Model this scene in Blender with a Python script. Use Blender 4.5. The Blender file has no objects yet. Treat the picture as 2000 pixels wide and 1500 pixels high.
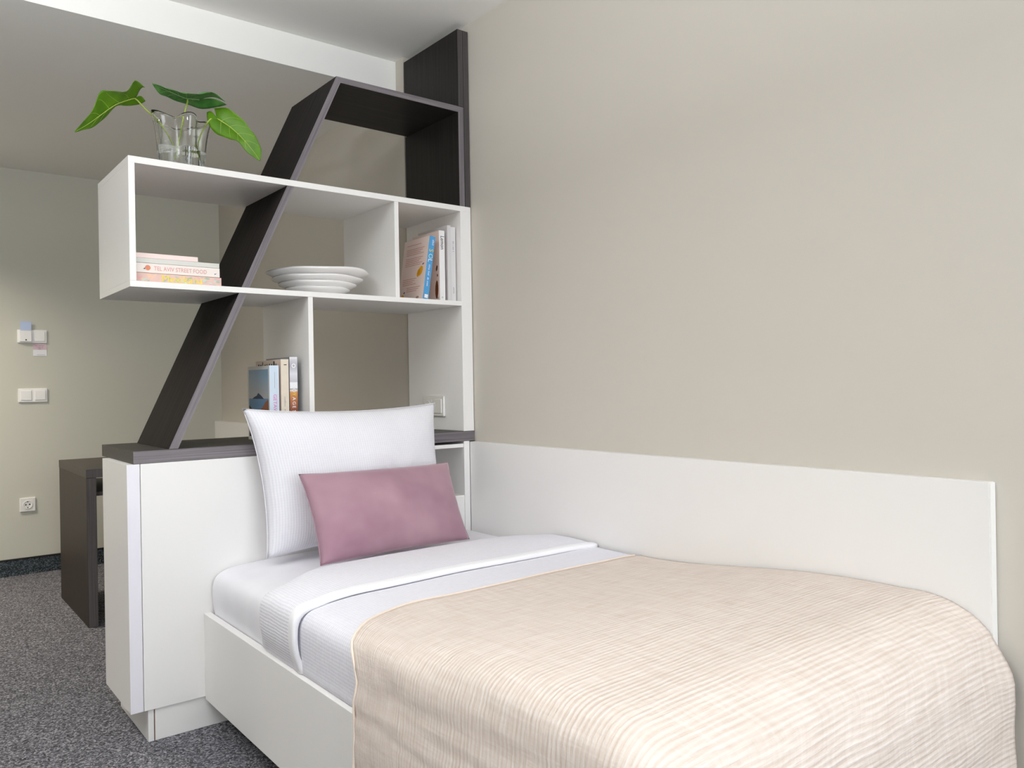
import bpy, bmesh, math, random
from mathutils import Vector, Matrix, noise
random.seed(7)
S = bpy.context.scene
C = S.collection

# ------------------------------------------------------------------ camera
YAW, ROLL = math.radians(38.5139), math.radians(-0.9674)
fw = Vector((math.sin(YAW), math.cos(YAW), 0.0))
rt0 = Vector((math.cos(YAW), -math.sin(YAW), 0.0))
up0 = Vector((0, 0, 1))
rt = rt0 * math.cos(ROLL) + up0 * math.sin(ROLL)
up = up0 * math.cos(ROLL) - rt0 * math.sin(ROLL)
cd = bpy.data.cameras.new('camera')
cam = bpy.data.objects.new('camera', cd); C.objects.link(cam)
cd.sensor_fit = 'HORIZONTAL'; cd.sensor_width = 36.0
cd.lens = 1553.29 / 2000 * 36
cd.clip_start = 0.05
m = Matrix((rt, up, -fw)).transposed().to_4x4()
m.translation = Vector((0, -2.55, 1.0549))
cam.matrix_world = m
S.camera = cam

# ------------------------------------------------------------------ world, window light, exposure
W = bpy.data.worlds.new('world'); S.world = W; W.use_nodes = True
bg = W.node_tree.nodes['Background']
bg.inputs[0].default_value = (0.62, 0.74, 0.95, 1); bg.inputs[1].default_value = 0.6

def area(name, loc, size, size_y, power, col, target):
    l = bpy.data.lights.new(name, 'AREA'); l.shape = 'RECTANGLE'
    l.size = size; l.size_y = size_y; l.energy = power; l.color = col
    o = bpy.data.objects.new(name, l); C.objects.link(o)
    o.location = loc
    o.rotation_euler = (Vector(target) - Vector(loc)).to_track_quat('-Z', 'Y').to_euler()
    return o
area('window_daylight', (0.75, -4.72, 1.33), 2.1, 2.1, 80, (0.90, 0.955, 1.0), (0.75, 0.0, 1.33))
area('added_uplight', (-0.6, -1.4, 1.78), 0.34, 0.34, 98, (0.92, 0.965, 1.0), (-0.6, -1.4, 3.0))  # added fill, bounced off the ceiling to raise the ambient light


S.view_settings.view_transform = 'Standard'
S.view_settings.look = 'None'
S.view_settings.gamma = 1.0
S.view_settings.use_curve_mapping = False
S.view_settings.exposure = 0.0
S.cycles.use_denoising = True
S.cycles.max_bounces = 14
S.cycles.diffuse_bounces = 8
S.cycles.transmission_bounces = 10
S.cycles.sample_clamp_indirect = 6.0

# ------------------------------------------------------------------ materials
def lin(h):
    h = h.lstrip('#')
    v = [int(h[i:i + 2], 16) / 255 for i in (0, 2, 4)]
    return tuple(x / 12.92 if x <= 0.04045 else ((x + 0.055) / 1.055) ** 2.4 for x in v) + (1.0,)

def nodes(name):
    mt = bpy.data.materials.new(name); mt.use_nodes = True
    nt = mt.node_tree
    return mt, nt, nt.nodes['Principled BSDF']

def mix_rgb(nt, fac, a, b):
    n = nt.nodes.new('ShaderNodeMix'); n.data_type = 'RGBA'
    n.inputs[6].default_value = a; n.inputs[7].default_value = b
    nt.links.new(fac, n.inputs[0])
    return n.outputs[2]

def coords(nt, kind='Object', scale=(1, 1, 1), rot=(0, 0, 0)):
    tc = nt.nodes.new('ShaderNodeTexCoord'); mp = nt.nodes.new('ShaderNodeMapping')
    mp.inputs['Scale'].default_value = scale; mp.inputs['Rotation'].default_value = rot
    nt.links.new(tc.outputs[kind], mp.inputs['Vector'])
    return mp.outputs['Vector']

def tex_noise(nt, vec, scale, detail=2.0, rough=0.5):
    n = nt.nodes.new('ShaderNodeTexNoise')
    n.inputs['Scale'].default_value = scale; n.inputs['Detail'].default_value = detail
    n.inputs['Roughness'].default_value = rough
    nt.links.new(vec, n.inputs['Vector'])
    return n.outputs['Fac']

def ramp(nt, fac, p0, p1):
    r = nt.nodes.new('ShaderNodeMapRange')
    r.inputs[1].default_value = p0; r.inputs[2].default_value = p1
    nt.links.new(fac, r.inputs[0])
    return r.outputs[0]

def bump(nt, bs, height, strength, dist):
    b = nt.nodes.new('ShaderNodeBump')
    b.inputs['Strength'].default_value = strength; b.inputs['Distance'].default_value = dist
    nt.links.new(height, b.inputs['Height'])
    nt.links.new(b.outputs['Normal'], bs.inputs['Normal'])
    return b

def math_node(nt, op, a, b):
    n = nt.nodes.new('ShaderNodeMath'); n.operation = op
    for i, v in enumerate((a, b)):
        if isinstance(v, (int, float)): n.inputs[i].default_value = v
        else: nt.links.new(v, n.inputs[i])
    return n.outputs[0]

def plain(name, col, rough=0.5, spec=0.5, var=0.03, scale=6.0, bump_s=0.0, bump_scale=300.0):
    mt, nt, bs = nodes(name)
    c = lin(col) if isinstance(col, str) else tuple(col) + (1.0,)
    c2 = tuple(x * (1 - var) for x in c[:3]) + (1.0,)
    v = coords(nt)
    nt.links.new(mix_rgb(nt, tex_noise(nt, v, scale, 3), c2, c), bs.inputs['Base Color'])
    bs.inputs['Roughness'].default_value = rough
    bs.inputs['Specular IOR Level'].default_value = spec
    if bump_s: bump(nt, bs, tex_noise(nt, v, bump_scale, 2), bump_s, 0.0006)
    return mt

M = {}
M['wall'] = plain('wall_paint', '#cac4ba', 0.75, 0.3, 0.02, 3, 0.25, 420)
M['sage'] = plain('pale_sage_paint', '#cccbbf', 0.75, 0.3, 0.02, 3, 0.25, 420)
M['ceiling'] = plain('ceiling_paint', '#f1efeb', 0.85, 0.2, 0.02, 3, 0.15, 400)
M['white'] = plain('white_laminate', '#eeecea', 0.38, 0.45, 0.012, 5, 0.04, 700)
M['white_edge'] = plain('white_edge_band', '#f2f0ed', 0.35, 0.45, 0.01, 5)
M['strip'] = plain('pale_edge_strip', '#e9e6ee', 0.35, 0.45, 0.01, 5)
M['plastic'] = plain('white_plastic', '#eeecea', 0.28, 0.5, 0.01, 30)
M['pearl'] = plain('pearl_plastic', '#dfdcd8', 0.22, 0.6, 0.01, 30)
M['dark_hole'] = plain('dark_plastic', '#1c1b1b', 0.5, 0.4)
M['brown_gap'] = plain('brown_core', '#7d5a48', 0.7, 0.3)

def wood(name, rot, dark, light, rough=0.5, across=120.0):
    """grain runs along local X of the rotated coordinates"""
    mt, nt, bs = nodes(name)
    v = coords(nt, 'Object', (1, 1, 1), rot)
    mp = nt.nodes.new('ShaderNodeMapping'); mp.inputs['Scale'].default_value = (2.2, across, across)
    nt.links.new(v, mp.inputs['Vector'])
    n1 = tex_noise(nt, mp.outputs[0], 1.0, 4, 0.65)
    mp2 = nt.nodes.new('ShaderNodeMapping'); mp2.inputs['Scale'].default_value = (5.0, across * 4, across * 4)
    nt.links.new(v, mp2.inputs['Vector'])
    n2 = tex_noise(nt, mp2.outputs[0], 1.0, 2, 0.5)
    f = math_node(nt, 'ADD', math_node(nt, 'MULTIPLY', n1, 0.65), math_node(nt, 'MULTIPLY', n2, 0.35))
    f = ramp(nt, f, 0.33, 0.68)
    nt.links.new(mix_rgb(nt, f, lin(dark), lin(light)), bs.inputs['Base Color'])
    bs.inputs['Roughness'].default_value = rough
    bs.inputs['Specular IOR Level'].default_value = 0.28
    bump(nt, bs, f, 0.25, 0.0004)
    return mt
H2 = math.pi / 2
SLOPE = math.atan2(0.579, 1.271)
DK, LT = '#0c0a0a', '#2d2826'
EDK, ELT = '#5a5558', '#857f83'
M['wood_x'] = wood('dark_wood_along_x', (0, 0, 0), DK, LT)
M['wood_y'] = wood('dark_wood_along_y', (0, 0, H2), DK, LT)
M['wood_z'] = wood('dark_wood_upright', (0, H2, 0), DK, LT)
M['wood_s'] = wood('dark_wood_slanted', (0, H2 - SLOPE, 0), DK, LT, 0.75)
M['wood_s'].node_tree.nodes['Principled BSDF'].inputs['Specular IOR Level'].default_value = 0.13
M['wood_top'] = wood('worktop_wood', (0, 0, 0), '#2b2826', '#4a4541')  # lighter than the other dark wood: grazing reflection put into the colour
M['edge_x'] = wood('dark_edge_along_x', (0, 0, 0), EDK, ELT, 0.4, 160)
M['edge_z'] = wood('dark_edge_upright', (0, H2, 0), EDK, ELT, 0.4, 160)
M['edge_zd'] = wood('dark_edge_upright_post', (0, H2, 0), '#3a3636', '#5a5556', 0.4, 160)
M['edge_s'] = wood('dark_edge_slanted', (0, H2 - SLOPE, 0), EDK, ELT, 0.4, 160)
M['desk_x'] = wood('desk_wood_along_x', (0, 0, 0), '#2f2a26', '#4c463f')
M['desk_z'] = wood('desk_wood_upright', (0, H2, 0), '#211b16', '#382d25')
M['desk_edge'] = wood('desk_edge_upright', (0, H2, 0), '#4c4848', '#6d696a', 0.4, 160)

def carpet(name, a, b, c):
    mt, nt, bs = nodes(name)
    v = coords(nt)
    vo = nt.nodes.new('ShaderNodeTexVoronoi'); vo.inputs['Scale'].default_value = 210
    nt.links.new(v, vo.inputs['Vector'])
    sep = nt.nodes.new('ShaderNodeSeparateColor'); nt.links.new(vo.outputs['Color'], sep.inputs[0])
    n = tex_noise(nt, v, 330, 2, 0.7)
    f = math_node(nt, 'ADD', math_node(nt, 'MULTIPLY', sep.outputs[0], 0.6), math_node(nt, 'MULTIPLY', n, 0.4))
    col = mix_rgb(nt, ramp(nt, f, 0.2, 0.62), lin(a), lin(b))
    m2 = nt.nodes.new('ShaderNodeMix'); m2.data_type = 'RGBA'
    nt.links.new(ramp(nt, f, 0.62, 0.82), m2.inputs[0]); nt.links.new(col, m2.inputs[6])
    m2.inputs[7].default_value = lin(c)
    nt.links.new(m2.outputs[2], bs.inputs['Base Color'])
    bs.inputs['Roughness'].default_value = 0.95; bs.inputs['Specular IOR Level'].default_value = 0.1
    bump(nt, bs, f, 0.9, 0.004)
    return mt
M['carpet'] = carpet('speckled_grey_carpet', '#333335', '#706f75', '#a3a1a5')
M['carpet_base'] = carpet('dark_carpet_skirting', '#22262a', '#4a5258', '#6c757b')

def cloth(name, col, col2, kind, strength, rough=0.9, sheen=0.0):
    """kind: waffle / rib / gauze / plain / velvet.  UV is in metres (u across the bed, v along it)."""
    mt, nt, bs = nodes(name)
    uv = coords(nt, 'UV')
    sepx = nt.nodes.new('ShaderNodeSeparateXYZ'); nt.links.new(uv, sepx.inputs[0])
    u, v = sepx.outputs[0], sepx.outputs[1]
    h = None
    if kind in ('waffle', 'rib', 'ribv'):
        wob = math_node(nt, 'MULTIPLY', tex_noise(nt, uv, 14, 2), 0.006)
        cu = math_node(nt, 'SINE', math_node(nt, 'MULTIPLY', math_node(nt, 'ADD', u, wob), 2 * math.pi / 0.0085), 0)
        cv = math_node(nt, 'SINE', math_node(nt, 'MULTIPLY', math_node(nt, 'ADD', v, wob), 2 * math.pi / 0.0085), 0)
        if kind == 'waffle':
            h = math_node(nt, 'ADD', math_node(nt, 'MULTIPLY', cu, 0.5), math_node(nt, 'MULTIPLY', cv, 0.5))
        elif kind == 'ribv':
            h = math_node(nt, 'ADD', math_node(nt, 'MULTIPLY', cu, 0.3), math_node(nt, 'MULTIPLY', cv, 0.7))
        else:
            h = math_node(nt, 'ADD', math_node(nt, 'MULTIPLY', cu, 0.8), math_node(nt, 'MULTIPLY', cv, 0.2))
        n = tex_noise(nt, uv, 60, 3)
        h = math_node(nt, 'ADD', h, math_node(nt, 'MULTIPLY', n, 1.2))
        f = ramp(nt, h, -0.4, 1.4)
        dist = 0.0012
    elif kind == 'gauze':
        # crinkled ribs running across the bed, irregular, with slubs and crumpled bands
        mp = nt.nodes.new('ShaderNodeMapping'); mp.inputs['Scale'].default_value = (9, 150, 1)
        nt.links.new(uv, mp.inputs['Vector'])
        n1 = tex_noise(nt, mp.outputs[0], 1.0, 3, 0.6)
        mp2 = nt.nodes.new('ShaderNodeMapping'); mp2.inputs['Scale'].default_value = (70, 7, 1)
        nt.links.new(uv, mp2.inputs['Vector'])
        n2 = tex_noise(nt, mp2.outputs[0], 1.0, 3, 0.6)
        wob = math_node(nt, 'MULTIPLY', tex_noise(nt, uv, 9, 3), 0.012)
        cv = math_node(nt, 'SINE', math_node(nt, 'MULTIPLY', math_node(nt, 'ADD', v, wob), 2 * math.pi / 0.0105), 0)
        h = math_node(nt, 'ADD', math_node(nt, 'MULTIPLY', cv, 0.22), math_node(nt, 'MULTIPLY', n1, 1.5))
        h = math_node(nt, 'ADD', h, math_node(nt, 'MULTIPLY', n2, 0.8))
        f = ramp(nt, h, 0.7, 1.7)
        dist = 0.0030
    else:
        n = tex_noise(nt, uv, 900 if kind == 'velvet' else 500, 2)
        h = n; f = ramp(nt, tex_noise(nt, uv, 4.5 if kind == 'velvet' else 9, 3), 0.35, 0.65); dist = 0.0004
    nt.links.new(mix_rgb(nt, f, lin(col2), lin(col)), bs.inputs['Base Color'])
    bs.inputs['Roughness'].default_value = rough
    bs.inputs['Specular IOR Level'].default_value = 0.15
    if sheen:
        bs.inputs['Sheen Weight'].default_value = sheen
        bs.inputs['Sheen Roughness'].default_value = 0.4
    bump(nt, bs, h, strength, dist)
    return mt
M['sheet'] = cloth('white_sheet', '#eeedf2', '#eae9ef', 'plain', 0.1)
M['duvet'] = cloth('white_waffle_cotton', '#f0eff5', '#e2e1ea', 'waffle', 0.35)
M['duvet_body'] = cloth('white_waffle_cotton_body', '#efeef5', '#e0dfe9', 'ribv', 0.3)
M['pillow'] = cloth('white_rib_cotton', '#e9e8ed', '#dfdee5', 'rib', 0.22)
M['hem'] = cloth('white_hem', '#f6f5f8', '#f2f1f5', 'plain', 0.1)
M['blanket'] = cloth('blush_crinkle_gauze', '#ebe1da', '#cfbfb3', 'gauze', 0.62)
M['velvet'] = cloth('mauve_velvet', '#a88792', '#947180', 'velvet', 0.3, 0.8, 0.5)  # nap sheen painted in as lighter and darker mauve patches

mt, nt, bs = nodes('clear_glass'); M['glass'] = mt
bs.inputs['Transmission Weight'].default_value = 1; bs.inputs['Roughness'].default_value = 0.0
bs.inputs['IOR'].default_value = 1.45; bs.inputs['Base Color'].default_value = (0.97, 0.985, 0.98, 1)
mt, nt, bs = nodes('clear_water'); M['water'] = mt
bs.inputs['Transmission Weight'].default_value = 1; bs.inputs['Roughness'].default_value = 0.0
bs.inputs['IOR'].default_value = 1.33; bs.inputs['Base Color'].default_value = (0.96, 0.985, 0.98, 1)

def leaf_mat(name, a, b):
    mt, nt, bs = nodes(name)
    v = coords(nt)
    nt.links.new(mix_rgb(nt, ramp(nt, tex_noise(nt, v, 22, 3), 0.3, 0.7), lin(a), lin(b)), bs.inputs['Base Color'])
    bs.inputs['Roughness'].default_value = 0.38
    bs.inputs['Specular IOR Level'].default_value = 0.35
    tr = nt.nodes.new('ShaderNodeBsdfTranslucent'); tr.inputs[0].default_value = lin(b)
    mx = nt.nodes.new('ShaderNodeMixShader'); mx.inputs[0].default_value = 0.22
    out = nt.nodes['Material Output']
    nt.links.new(bs.outputs[0], mx.inputs[1]); nt.links.new(tr.outputs[0], mx.inputs[2])
    nt.links.new(mx.outputs[0], out.inputs[0])
    return mt
M['leaf'] = leaf_mat('fresh_green_leaf', '#4c7a10', '#67961a')
M['leaf_dark'] = leaf_mat('deep_green_leaf', '#3c7531', '#62994a')
M['stem'] = plain('green_stem', '#a3b552', 0.45, 0.4, 0.15, 40)
M['vein'] = plain('pale_leaf_vein', '#9fb552', 0.45, 0.3, 0.1, 40)
M['vein_dark'] = plain('soft_leaf_vein', '#7da268', 0.45, 0.3, 0.1, 40)
M['china'] = plain('white_china', '#f4f2f1', 0.22, 0.5, 0.01, 10)

# ------------------------------------------------------------------ mesh helpers
def thing(name, label, cat, loc=(0, 0, 0), group=None):
    o = bpy.data.objects.new(name, None); C.objects.link(o)
    o.location = loc; o.empty_display_size = 0.05
    o['label'] = label; o['category'] = cat
    if group: o['group'] = group
    return o

def root_loc(o):
    v = Vector((0, 0, 0))
    while o is not None:
        v += o.location; o = o.parent
    return v

def obj(name, bm, mats, parent=None, smooth=False, label=None, kind=None):
    """link a bmesh built in world coordinates as one mesh object"""
    if parent is not None:
        bmesh.ops.translate(bm, verts=bm.verts, vec=-root_loc(parent))
    bmesh.ops.recalc_face_normals(bm, faces=bm.faces) if not smooth else None
    me = bpy.data.meshes.new(name); bm.to_mesh(me); bm.free()
    if not isinstance(mats, (list, tuple)): mats = [mats]
    for k in mats: me.materials.append(M[k] if isinstance(k, str) else k)
    if smooth:
        for p in me.polygons: p.use_smooth = True
    o = bpy.data.objects.new(name, me); C.objects.link(o)
    if parent is not None: o.parent = parent
    if label: o['label'] = label
    if kind: o['kind'] = kind
    return o

def box(bm, x0, x1, y0, y1, z0, z1, bev=0.0, front=None):
    vs = [bm.verts.new((x, y, z)) for x in (x0, x1) for y in (y0, y1) for z in (z0, z1)]
    q = [(0, 1, 3, 2), (4, 6, 7, 5), (0, 4, 5, 1), (2, 3, 7, 6), (0, 2, 6, 4), (1, 5, 7, 3)]
    fs = [bm.faces.new([vs[i] for i in f]) for f in q]
    if front is not None: fs[2].material_index = front      # the face towards -y
    if bev > 0:
        bmesh.ops.bevel(bm, geom=list({e for f in fs for e in f.edges}), offset=bev, segments=2, affect='EDGES', profile=0.5)
    return bm

def B(*a, **k): return box(bmesh.new(), *a, **k)

def prism(pts_xz, y0, y1, front=None):
    bm = bmesh.new()
    a = [bm.verts.new((x, y0, z)) for x, z in pts_xz]
    b = [bm.verts.new((x, y1, z)) for x, z in pts_xz]
    f = bm.faces.new(a); bm.faces.new(b[::-1])
    n = len(a)
    for i in range(n): bm.faces.new((a[i], b[i], b[(i + 1) % n], a[(i + 1) % n]))
    bm.normal_update()
    if front is not None: f.material_index = front
    return bm

def grid(nu, nv, fn, uvfn=None):
    bm = bmesh.new()
    vs = [[bm.verts.new(fn(i / nu, j / nv)) for j in range(nv + 1)] for i in range(nu + 1)]
    lay = bm.loops.layers.uv.new('UVMap')
    for i in range(nu):
        for j in range(nv):
            idx = ((i, j), (i + 1, j), (i + 1, j + 1), (i, j + 1))
            f = bm.faces.new([vs[a][b] for a, b in idx])
            if uvfn:
                for lp, (a, b) in zip(f.loops, idx): lp[lay].uv = uvfn(a / nu, b / nv)
    bm.normal_update()
    return bm

def tube(pts, r, seg=8, res=6):
    """smooth tube through points; r may be a list"""
    P = [Vector(p) for p in pts]
    R = r if isinstance(r, (list, tuple)) else [r] * len(P)
    path, rad = [], []
    for i in range(len(P) - 1):
        p0, p1, p2, p3 = P[max(i - 1, 0)], P[i], P[i + 1], P[min(i + 2, len(P) - 1)]
        for k in range(res):
            t = k / res
            path.append(0.5 * ((2 * p1) + (p2 - p0) * t + (2 * p0 - 5 * p1 + 4 * p2 - p3) * t * t + (3 * p1 - p0 - 3 * p2 + p3) * t ** 3))
            rad.append(R[i] + (R[i + 1] - R[i]) * t)
    path.append(P[-1]); rad.append(R[-1])
    bm = bmesh.new(); rings = []
    ref = Vector((0.31, 0.17, 0.93))
    for i, p in enumerate(path):
        d = (path[min(i + 1, len(path) - 1)] - path[max(i - 1, 0)]).normalized()
        a = d.cross(ref).normalized(); b = d.cross(a)
        rings.append([bm.verts.new(p + (a * math.cos(2 * math.pi * k / seg) + b * math.sin(2 * math.pi * k / seg)) * rad[i]) for k in range(seg)])
    for i in range(len(rings) - 1):
        for k in range(seg):
            bm.faces.new((rings[i][k], rings[i][(k + 1) % seg], rings[i + 1][(k + 1) % seg], rings[i + 1][k]))
    bm.faces.new(rings[0][::-1]); bm.faces.new(rings[-1])
    bmesh.ops.recalc_face_normals(bm, faces=bm.faces)
    return bm

def structure(name, bm, mats):
    o = obj(name, bm, mats); o['kind'] = 'structure'; return o

def text(name, body, size, origin, xd, yd, mat, parent, width=None):
    """flat lettering: origin is its left baseline point, xd reading direction, yd letter-up direction"""
    cu = bpy.data.curves.new(name, 'FONT'); cu.body = body; cu.size = size; cu.extrude = 0.0
    cu.resolution_u = 3
    tmp = bpy.data.objects.new(name + '_tmp', cu); C.objects.link(tmp)
    bpy.context.view_layer.update()
    me = bpy.data.meshes.new_from_object(tmp.evaluated_get(bpy.context.evaluated_depsgraph_get()))
    bpy.data.objects.remove(tmp); bpy.data.curves.remove(cu)
    xd, yd, og = Vector(xd).normalized(), Vector(yd).normalized(), Vector(origin)
    k = 1.0
    if width:
        mx = max(v.co.x for v in me.vertices); k = width / mx
    rl = root_loc(parent)
    for v in me.vertices: v.co = og + xd * (v.co.x * k) + yd * v.co.y - rl
    me.materials.clear(); me.materials.append(mat)
    o = bpy.data.objects.new(name, me); C.objects.link(o); o.parent = parent
    return o

def marks(name, n, size, origin, xd, yd, mat, parent, length):
    """a line of print too small to read: irregular letter-like strokes"""
    rnd = random.Random(n * 7 + int(size * 1e5)); bm = bmesh.new()
    xd, yd, og = Vector(xd).normalized(), Vector(yd).normalized(), Vector(origin)
    step = length / n
    for k in range(n):
        if rnd.random() < 0.14: continue
        a, w_, h_ = k * step, step * rnd.uniform(.3, .62), size * rnd.choice((.55, .6, .85))
        bm.faces.new([bm.verts.new(og + xd * p + yd * q) for p, q in ((a, 0), (a + w_, 0), (a + w_, h_), (a, h_))])
    return obj(name, bm, mat, parent)

def ink(name, col): return plain(name, col, 0.6, 0.3, 0.02)

def flat(pts):
    bm = bmesh.new(); bm.faces.new([bm.verts.new(p) for p in pts]); return bm

# ------------------------------------------------------------------ the room
XW, XB = 1.838, 1.795           # right wall beside the bed / behind the shelving
YF, YN, XL = 2.83, -4.55, -2.6
ZC, ZL = 2.478, 2.347
structure('floor', B(XL - .1, 2.0, YN - .1, YF + .1, -0.1, 0), 'carpet')
bm = B(XW, 2.0, YN - .1, 0.425, 0, 2.6); box(bm, XB, 2.0, 0.425, YF + .1, 0, 2.6)
structure('wall_right', bm, 'wall')
structure('wall_back', B(XL - .1, XB, YF, YF + .1, 0, 2.6), 'sage')
structure('wall_left', B(XL - .1, XL, YN - .1, YF, 0, 2.6), 'wall')
wx0, wx1, wz0, wz1 = -0.3, 1.78, 0.25, 2.38
bm = B(XL, wx0, YN - .1, YN, 0, 2.6); box(bm, wx1, XW, YN - .1, YN, 0, 2.6)
box(bm, wx0, wx1, YN - .1, YN, 0, wz0); box(bm, wx0, wx1, YN - .1, YN, wz1, 2.6)
structure('wall_front', bm, 'wall')
win = bpy.data.objects.new('window_1', None); C.objects.link(win); win['kind'] = 'structure'
win.location = (0.74, YN - .05, wz0)
bm = bmesh.new()
for a in ((wx0, wx0 + .05, wz0, wz1), (wx1 - .05, wx1, wz0, wz1), (wx0 + .05, wx1 - .05, wz0, wz0 + .05), (wx0 + .05, wx1 - .05, wz1 - .05, wz1), (0.715, 0.765, wz0 + .05, wz1 - .05)):
    box(bm, a[0], a[1], YN - .08, YN - .02, a[2], a[3], 0.003)
obj('window_frame', bm, 'plastic', win)
obj('window_sill', B(wx0 - .05, wx1 + .05, YN, YN + .14, wz0 - .03, wz0, 0.004), 'white', win)
structure('ceiling', B(XL - .1, 2.0, YN - .1, 0.49, ZC, ZC + .12), 'ceiling')
structure('trim_1', B(XL, XB, 0.49, YF, ZL, ZC + .12), 'ceiling')          # lowered ceiling with its front face
bm = B(XL, 0.9, YF - .012, YF, 0, 0.090); box(bm, 0.9, XB, YF - .012, YF, 0, 0.090)
bb = structure('baseboard_back', bm, 'carpet_base')
obj('top_strip', B(XL, XB, YF - .014, YF, 0.090, 0.097), 'dark_hole', bb)

# low white panel on the wall behind the shelving (its end shows past the pillow)
t = thing('wall_panel', 'pale low panel on the rear right wall, seen through the shelving beside the white pillow', 'wall panel', (1.77, 1.6, 0.72))
obj('panel_board', B(1.745, XB, 0.60, YF - .001, 0.72, 0.842, 0.002), 'white', t)

# headboard-like panel along the bed
t = thing('bed_wall_panel', 'long white panel on the beige wall beside the bed', 'wall panel', (1.83, -0.93, 0.06))
obj('panel_board', B(1.812, XW, -1.868, -0.001, 0.06, 0.832, 0.0012, 0), ['white'], t)
obj('edge_band', B(1.8125, XW - .001, -1.8705, -1.868, 0.062, 0.831), 'white_edge', t)

# ------------------------------------------------------------------ base cabinet, niche, worktop
t = thing('base_cabinet', 'tall white base cabinet under the left end of the dark worktop', 'cabinet', (0.9, 0.16, 0))
obj('side_panel', B(0.569, 0.605, 0.0, 0.326, 0.096, 0.8345, 0.0008, 1), ['white', 'strip'], t)
obj('front_panel', B(0.6065, 1.249, -0.002, 0.018, 0.096, 0.8345, 0.0012), 'white', t)
obj('back_panel', B(0.605, 1.249, 0.308, 0.326, 0.096, 0.8345), 'white', t)
obj('bottom_panel', B(0.605, 1.249, 0.018, 0.308, 0.096, 0.114), 'white', t)
p = obj('plinth', B(0.618, 0.634, 0.004, 0.356, 0, 0.0955, 0.0008), 'white', t)
obj('gap_strip', B(0.634, 0.6375, 0.008, 0.05, 0, 0.0955), 'brown_gap', t)
obj('plinth', B(0.6375, 1.249, 0.004, 0.02, 0, 0.0955, 0.0008), 'white', t)

t = thing('niche_cabinet', 'white open niche cabinet under the worktop, between the pillows and the wall', 'cabinet', (1.53, 0.2, 0))
obj('side_panel', B(1.785, 1.8115, 0.0, 0.415, 0, 0.8345, 0.001), 'white', t)
obj('divider', B(1.2505, 1.268, 0.004, 0.415, 0.1, 0.8345, 0.001), 'white', t)
obj('top_board', B(1.268, 1.785, 0.004, 0.40, 0.811, 0.8255, 0.001), 'white_edge', t)
obj('back_panel', B(1.268, 1.785, 0.395, 0.412, 0.1, 0.8345), 'white', t)
obj('niche_floor', B(1.268, 1.785, 0.004, 0.395, 0.606, 0.624, 0.001), 'white_edge', t)
obj('front_panel', B(1.2695, 1.7835, 0.0, 0.017, 0.1, 0.6195, 0.001), 'white', t)

t = thing('worktop', 'dark wood-grain worktop across the top of the white cabinets', 'worktop', (1.2, 0.21, 0.835))
obj('worktop_board', B(0.587, 1.8375, 0.0, 0.42, 0.835, 0.8735, 0.0008, 1), ['wood_top', 'edge_x'], t)

# ------------------------------------------------------------------ open shelving
t = thing('room_divider_shelf', 'white open shelving crossed by a dark slanted board, standing on the worktop', 'shelf', (1.2, 0.2, 0.874))
Z0, Z1, Z2, Z3, Z4 = 0.874, 1.364, 1.382, 1.734, 1.754
obj('top_board', B(0.587, 1.8345, 0, 0.415, Z3, Z4, 0.0008), 'white', t)
obj('bottom_board', B(0.587, 1.785, 0, 0.415, Z1, Z2, 0.0008), 'white', t)
obj('end_panel', B(0.587, 0.605, 0, 0.415, Z2, Z3, 0.0008), 'white', t)
obj('divider', B(1.491, 1.5085, 0.001, 0.41, Z2, Z3, 0.0008), 'white', t)
obj('divider', B(1.148, 1.1655, 0.001, 0.41, Z0, Z1, 0.0008), 'white', t)
obj('side_panel', B(1.785, 1.8345, 0.0, 0.405, Z0, Z3, 0.0008), 'white', t)
def outer(z): return 0.689 + 0.579 * (z - 0.873) / 1.271
def inner(z): return 0.716 + 0.567 * (z - 0.873) / 1.251
for a, b in ((Z0, Z1), (Z2, Z3), (Z4, None)):
    if b: pts = [(outer(a), a), (inner(a), a), (inner(b), b), (outer(b), b)]
    else: pts = [(outer(a), a), (inner(a), a), (1.283, 2.124), (1.268, 2.144)]
    obj('slanted_board', prism(pts, 0.002, 0.385, 1), ['wood_s', 'edge_s'], t)
obj('frame_top', prism([(1.268, 2.144), (1.283, 2.124), (1.785, 2.1215), (1.810, 2.144)], 0.002, 0.385, 1), ['wood_x', 'edge_x'], t)
obj('frame_side', prism([(1.785, 2.1215), (1.785, Z4), (1.810, Z4), (1.810, 2.144)], 0.002, 0.40, 1), ['wood_z', 'edge_z'], t)
obj('tall_panel', B(1.8105, 1.8345, 0.0, 0.405, Z4, 2.446, 0.0006, 1), ['wood_z', 'edge_zd'], t)
obj('tall_panel', B(1.785, 1.8095, 0.0, 0.405, 2.1445, 2.446, 0.0006, 1), ['wood_z', 'edge_zd'], t)

# ------------------------------------------------------------------ desk behind
t = thing('desk', 'brown wood-grain desk standing behind the white cabinet near the back wall', 'desk', (1.2, 1.74, 0))
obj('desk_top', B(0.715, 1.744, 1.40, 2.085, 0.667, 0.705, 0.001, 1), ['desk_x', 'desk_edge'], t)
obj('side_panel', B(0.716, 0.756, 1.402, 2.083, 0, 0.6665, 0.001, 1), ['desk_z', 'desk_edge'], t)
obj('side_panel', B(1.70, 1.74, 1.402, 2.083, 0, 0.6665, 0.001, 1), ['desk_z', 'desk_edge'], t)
obj('shelf', B(0.7565, 1.6995, 1.46, 2.083, 0.578, 0.597, 0.001, 1), ['desk_x', 'desk_edge'], t)

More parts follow.
